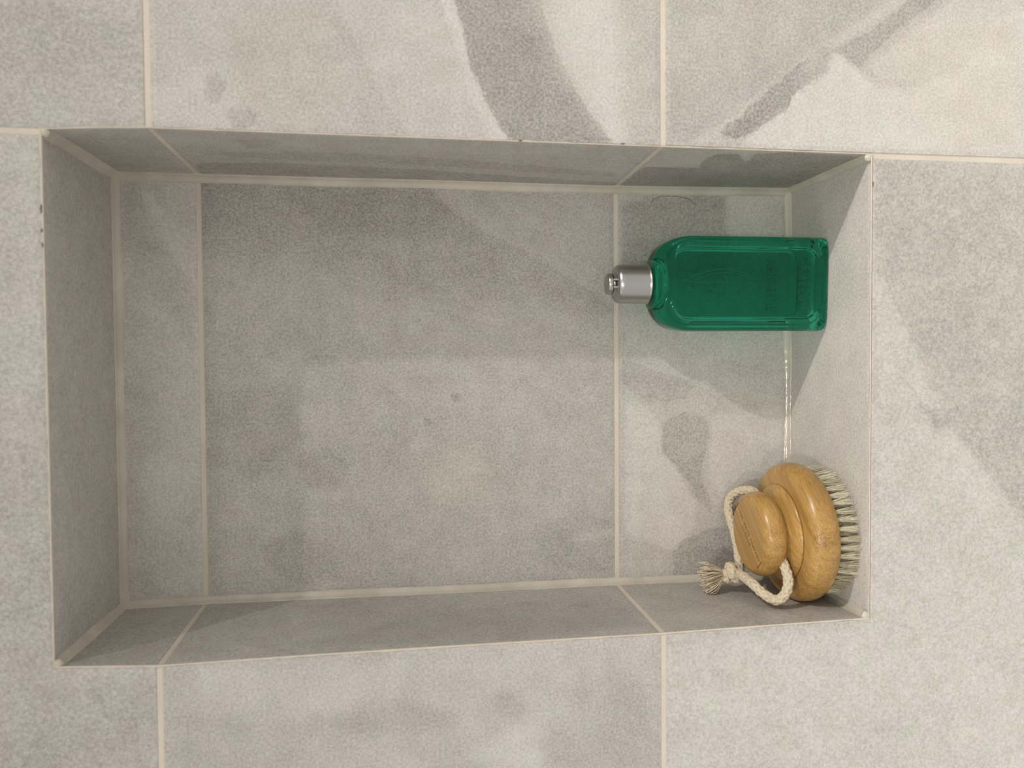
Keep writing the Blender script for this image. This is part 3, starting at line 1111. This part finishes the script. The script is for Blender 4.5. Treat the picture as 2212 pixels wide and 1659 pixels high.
# cap: brushed cylinder with a rolled lower rim, small flip lid and hinge
cap = link('cap', lathe([(0.0125, 0.1286), (0.0141, 0.1286), (0.0145, 0.1290), (0.0145, 0.1296), (0.0140, 0.1300), (0.01385, 0.1308),
                         (0.0138, 0.1480), (0.01365, 0.1497), (0.0130, 0.1513), (0.0118, 0.1525), (0.0100, 0.1531), (0.0078, 0.1533), (0.0076, 0.1545), (0.0060, 0.1546)], 96),
           M_METAL, bottle, smooth=True)
cap['label'] = 'brushed silver cap'
lid = link('flip_lid', lathe([(0.0070, 0.1549), (0.0075, 0.1550), (0.0076, 0.1556), (0.0076, 0.1570), (0.0073, 0.1580), (0.0064, 0.1587), (0.0040, 0.1590), (0.001, 0.15905)], 72),
           M_METAL, cap, smooth=True)
v_, f_ = [], []
for s in (-1, 1):
    box(v_, f_, (s * 0.0026 - 0.0007, -0.0100, 0.1492), (s * 0.0026 + 0.0007, -0.0070, 0.1556))
box(v_, f_, (-0.0033, -0.0123, 0.1488), (0.0033, -0.0070, 0.1500))
hinge = link('hinge', pydata('hinge', v_, f_), M_METAL, cap)
bv = hinge.modifiers.new('soft', 'BEVEL')
bv.width = 0.0003
bv.segments = 2
v_, f_ = [], []
tube(v_, f_, [(-0.0020, -0.0084, 0.1547), (0.0020, -0.0084, 0.1547)], 0.0008, 12)
link('hinge_pin', pydata('hinge_pin', v_, f_), M_METAL, cap, smooth=True)
v_, f_ = [], []
box(v_, f_, (-0.0019, -0.0088, 0.1500), (0.0019, -0.0074, 0.1536))
link('hinge_slot', pydata('hinge_slot', v_, f_), M_DARK, cap)

# ------------------------------------------------------------------ the brush
brush = empty('body_brush', (-0.2562, 0.0532, LEDGE_Z + 0.0012))
brush.rotation_mode = 'QUATERNION'
brush.rotation_quaternion = (Matrix.Rotation(-0.032, 4, 'Y') @ Matrix.Rotation(math.radians(225), 4, 'Z')).to_quaternion()
tag(brush, 'round bamboo body brush with pale bristles and a cream cord, standing in the ledge corner', 'brush')


def rounded(cx, cz, rx, rz, a0, a1, n, p=2.0):
    out = []
    for k in range(n):
        a = math.radians(a0 + (a1 - a0) * k / (n - 1))
        c, s = math.cos(a), math.sin(a)
        out.append((cx + rx * math.copysign(abs(c) ** (2 / p), c), cz + rz * math.copysign(abs(s) ** (2 / p), s)))
    return out


head_prof = [(0.002, 0.0122), (0.0385, 0.0122)] + rounded(0.0386, 0.0232, 0.0106, 0.0110, -85, 80, 22, 2.3) + [(0.030, 0.0342), (0.002, 0.0342)]
head = link('brush_head', lathe(head_prof, 128), M_BAMBOO, brush, smooth=True)
head['label'] = 'round bamboo head'
ring_prof = [(0.002, 0.0340), (0.0332, 0.0338), (0.0332, 0.0344), (0.0344, 0.0345), (0.0344, 0.0351), (0.0334, 0.0362), (0.0308, 0.0378), (0.0272, 0.0386), (0.0245, 0.0392), (0.0228, 0.0402), (0.0220, 0.0440), (0.002, 0.0440)]
neck = link('neck_ring', lathe(ring_prof, 112), M_BAMBOO, brush, smooth=True)
neck['label'] = 'bamboo collar below the handle'
knob_prof = [(0.002, 0.0412), (0.0215, 0.0412)] + rounded(0.0222, 0.0498, 0.0076, 0.0086, -86, 82, 24, 2.25) + [(0.0215, 0.0584), (0.002, 0.0584)]
knob = link('handle_knob', lathe(knob_prof, 112), M_BAMBOO, brush, smooth=True)
knob['label'] = 'rounded bamboo handle with engraved text'

# engraving on the knob's flat top
v_, f_ = [], []


def engrave(strokes, width, z=0.05842):
    for s in strokes:
        for (ax, ay), (bx, by) in zip(s[:-1], s[1:]):
            dx, dy = bx - ax, by - ay
            L = math.hypot(dx, dy) or 1e-9
            nx, ny = -dy / L * width / 2, dx / L * width / 2
            b = len(v_)
            for q in ((ax + nx, ay + ny), (bx + nx, by + ny), (bx - nx, by - ny), (ax - nx, ay - ny)):
                v_.append((q[0], q[1], z + 0.00004))
            for q in ((ax + nx, ay + ny), (bx + nx, by + ny), (bx - nx, by - ny), (ax - nx, ay - ny)):
                v_.append((q[0], q[1], z - 0.0003))
            f_.append([b, b + 3, b + 2, b + 1])
            f_.append([b + 4, b + 5, b + 6, b + 7])
            for k in range(4):
                f_.append([b + k, b + (k + 1) % 4, b + 4 + (k + 1) % 4, b + 4 + k])


engrave([[(a + 0.0018, b - 0.0003) for a, b in s] for s in text_strokes('THE WHITE COMPANY', 0.0025, 0.0410, 0.42)], 0.00028)
engrave([[(a - 0.0005, b - 0.0039) for a, b in s] for s in text_strokes('LONDON', 0.0021, 0.0160, 0.42)], 0.00028)
engrave([[(-0.0246, 0.0036), (-0.0246, -0.0047), (0.0246, -0.0047), (0.0246, 0.0036)]], 0.00022)
o = link('engraving', pydata('engraving', v_, f_), M_INK, knob)
o['label'] = 'fine dark engraved lettering and frame'


# bristle tufts
def tuft_mesh(seed, count=44, length=0.0185):
    rng = random.Random(seed)
    verts, faces = [], []
    for _ in range(count):
        a, r = rng.uniform(0, 2 * math.pi), math.sqrt(rng.random())
        x0, y0 = 0.0009 * r * math.cos(a), 0.0009 * r * math.sin(a)
        sp = rng.uniform(0.7, 1.3)
        x1, y1 = x0 * 3.0 * sp + rng.gauss(0, 0.0006), y0 * 3.0 * sp + rng.gauss(0, 0.0006)
        ln = length * rng.uniform(0.90, 1.02)
        if rng.random() < 0.05:
            x1 += rng.uniform(-0.003, 0.003)
            y1 += rng.uniform(-0.003, 0.003)
        pts = [(x0 + (x1 - x0) * t ** 1.4, y0 + (y1 - y0) * t ** 1.4, -ln * t) for t in (0, 0.4, 0.75, 1.0)]
        tube(verts, faces, pts, [0.00015, 0.00014, 0.00013, 0.00006], 3)
    return pydata('bristle_tuft', verts, faces)


tufts = [tuft_mesh(s) for s in range(6)]
for t_ in tufts:
    t_.materials.append(M_BRISTLE)
rng = random.Random(5)
n_tuft = 0
for rad, cnt in ((0.0415, 44), (0.0355, 37), (0.0295, 30), (0.0235, 24), (0.0170, 17), (0.0105, 10), (0.004, 4)):
    for k in range(cnt):
        a = 2 * math.pi * (k + 0.5 * (n_tuft % 2) + rng.uniform(-0.08, 0.08)) / cnt
        o = bpy.data.objects.new('bristle_tuft', rng.choice(tufts))
        COL.objects.link(o)
        o.parent = brush
        o.location = (rad * math.cos(a), rad * math.sin(a), 0.0172)
        lean = 0.11 * rad / 0.0415 + rng.uniform(-0.03, 0.03)
        o.rotation_euler = (Matrix.Rotation(lean, 3, Vector((math.sin(a), -math.cos(a), 0))) @ Matrix.Rotation(rng.uniform(0, 6.28), 3, 'Z')).to_euler()
    n_tuft += 1


# --- cord (world coordinates above the ledge, then taken into the brush's frame)
def to_brush(pts):
    mw = Matrix.LocRotScale(brush.location, brush.rotation_quaternion, None).inverted()
    return np.array([mw @ Vector((p[0], p[1], p[2] + LEDGE_Z)) for p in pts])


def braid(verts, faces, path, R=0.0033, pitch=0.0230, strands=4, sides=8):
    path = np.asarray(path, float)
    s = np.concatenate([[0], np.cumsum(np.linalg.norm(np.diff(path, axis=0), axis=1))])
    _, n, b = frames(path)
    for d in (1, -1):
        for k in range(strands):
            phi = 2 * math.pi * (s / pitch) + 2 * math.pi * k / strands
            ang = d * phi
            r = R * (0.60 + d * 0.07 * np.cos(strands * 2 * math.pi * s / pitch * 2 + math.pi * k))
            pts = path + r[:, None] * (np.cos(ang)[:, None] * n + np.sin(ang)[:, None] * b)
            tube(verts, faces, pts, R * 0.47, sides)
    tube(verts, faces, path, R * 0.62, 8)


front_run = [(-0.262, 0.046, 0.0425), (-0.2725, 0.0325, 0.0440), (-0.2833, 0.0265, 0.0428), (-0.2928, 0.0258, 0.0448), (-0.2985, 0.0285, 0.0500),
             (-0.2952, 0.0320, 0.0575), (-0.2905, 0.0400, 0.0615), (-0.2890, 0.0530, 0.0620), (-0.2898, 0.0660, 0.0605)]
back_run = [(-0.2900, 0.0710, 0.0590), (-0.2862, 0.0750, 0.0558), (-0.2815, 0.0768, 0.0556), (-0.2765, 0.0785, 0.0552), (-0.2640, 0.0850, 0.0552), (-0.2551, 0.0938, 0.0547), (-0.2474, 0.0985, 0.0543),
            (-0.2400, 0.0982, 0.0527), (-0.2346, 0.0922, 0.0500), (-0.2321, 0.0849, 0.0460), (-0.2335, 0.0765, 0.0425), (-0.246, 0.063, 0.0425)]
cord = empty('cord')
cord.parent = brush
cord['label'] = 'braided cream cotton hanging cord with knot and frayed end'
v_, f_ = [], []
braid(v_, f_, to_brush(spline(front_run, 150)))
link('cord_run', pydata('cord_run', v_, f_), M_ROPE, cord, smooth=True)
v_, f_ = [], []
braid(v_, f_, to_brush(spline(back_run, 210)))
link('cord_run', pydata('cord_run', v_, f_), M_ROPE, cord, smooth=True)
# overhand knot: the cord winds round itself
k0, k1 = np.array((-0.2895, 0.0680, 0.0572)), np.array((-0.2920, 0.0740, 0.0692))
ax_ = (k1 - k0) / np.linalg.norm(k1 - k0)
e1 = np.cross(ax_, (0, 0, 1.0))
e1 /= np.linalg.norm(e1)
e2 = np.cross(ax_, e1)
kp = []
for t in np.linspace(0, 1, 60):
    a = 2 * math.pi * 1.55 * t + 0.5
    r = 0.0046 * (0.75 + 0.25 * math.sin(math.pi * t))
    kp.append(k0 + (k1 - k0) * (0.12 + 0.76 * t) + r * (math.cos(a) * e1 + math.sin(a) * e2))
v_, f_ = [], []
braid(v_, f_, to_brush(spline(kp, 130)), R=0.0038)
tube(v_, f_, to_brush([k0 + (k1 - k0) * t for t in np.linspace(-0.1, 1.05, 8)]), 0.0036, 8)
link('knot', pydata('knot', v_, f_), M_ROPE, cord, smooth=True)
# frayed end
rng = random.Random(11)
v_, f_ = [], []
tip_dir = np.array((-0.0035, 0.002, 0.0158))
tip_dir /= np.linalg.norm(tip_dir)
g1 = np.array((1.0, 0, 0)) - tip_dir * tip_dir[0]
g1 /= np.linalg.norm(g1)
g2 = np.cross(tip_dir, g1)
for _ in range(150):
    a, r = rng.uniform(0, 2 * math.pi), math.sqrt(rng.random())
    s0 = k1 - ax_ * 0.001 + 0.0022 * r * (math.cos(a) * g1 + math.sin(a) * g2)
    ln = rng.uniform(0.0155, 0.0215)
    fx, fy = 0.0118 * r * math.cos(a) - 0.0015, 0.0085 * r * math.sin(a)
    pts = []
    for t in np.linspace(0, 1, 7):
        q = s0 + tip_dir * ln * (t - 0.18 * r * t * t) + g1 * fx * math.sin(t * 1.45) + g2 * fy * math.sin(t * 1.45)
        q = q + g1 * 0.0005 * math.sin(9 * t + a * 3) * t
        q[0] = max(q[0], -0.3046)
        pts.append(q)
    tube(v_, f_, to_brush(pts), [0.00036] * 6 + [0.00026], 4)
link('tassel', pydata('tassel', v_, f_), M_ROPE, cord, smooth=True)

# ------------------------------------------------------------------ a stray hair on the back tile
v_, f_ = [], []
hp = [(-0.0125, -0.0275), (-0.0082, -0.0315), (-0.0066, -0.0395), (-0.0068, -0.0500), (-0.0088, -0.0590), (-0.0130, -0.0640)]
tube(v_, f_, spline([(a - 0.0002, NICHE_DEPTH - 0.0003, b) for a, b in hp], 40), 0.00011, 5)
hair = link('hair', pydata('hair', v_, f_), M_HAIR, smooth=True)
tag(hair, 'single dark hair stuck in an arc to the rear tile beside the green bottle', 'hair')
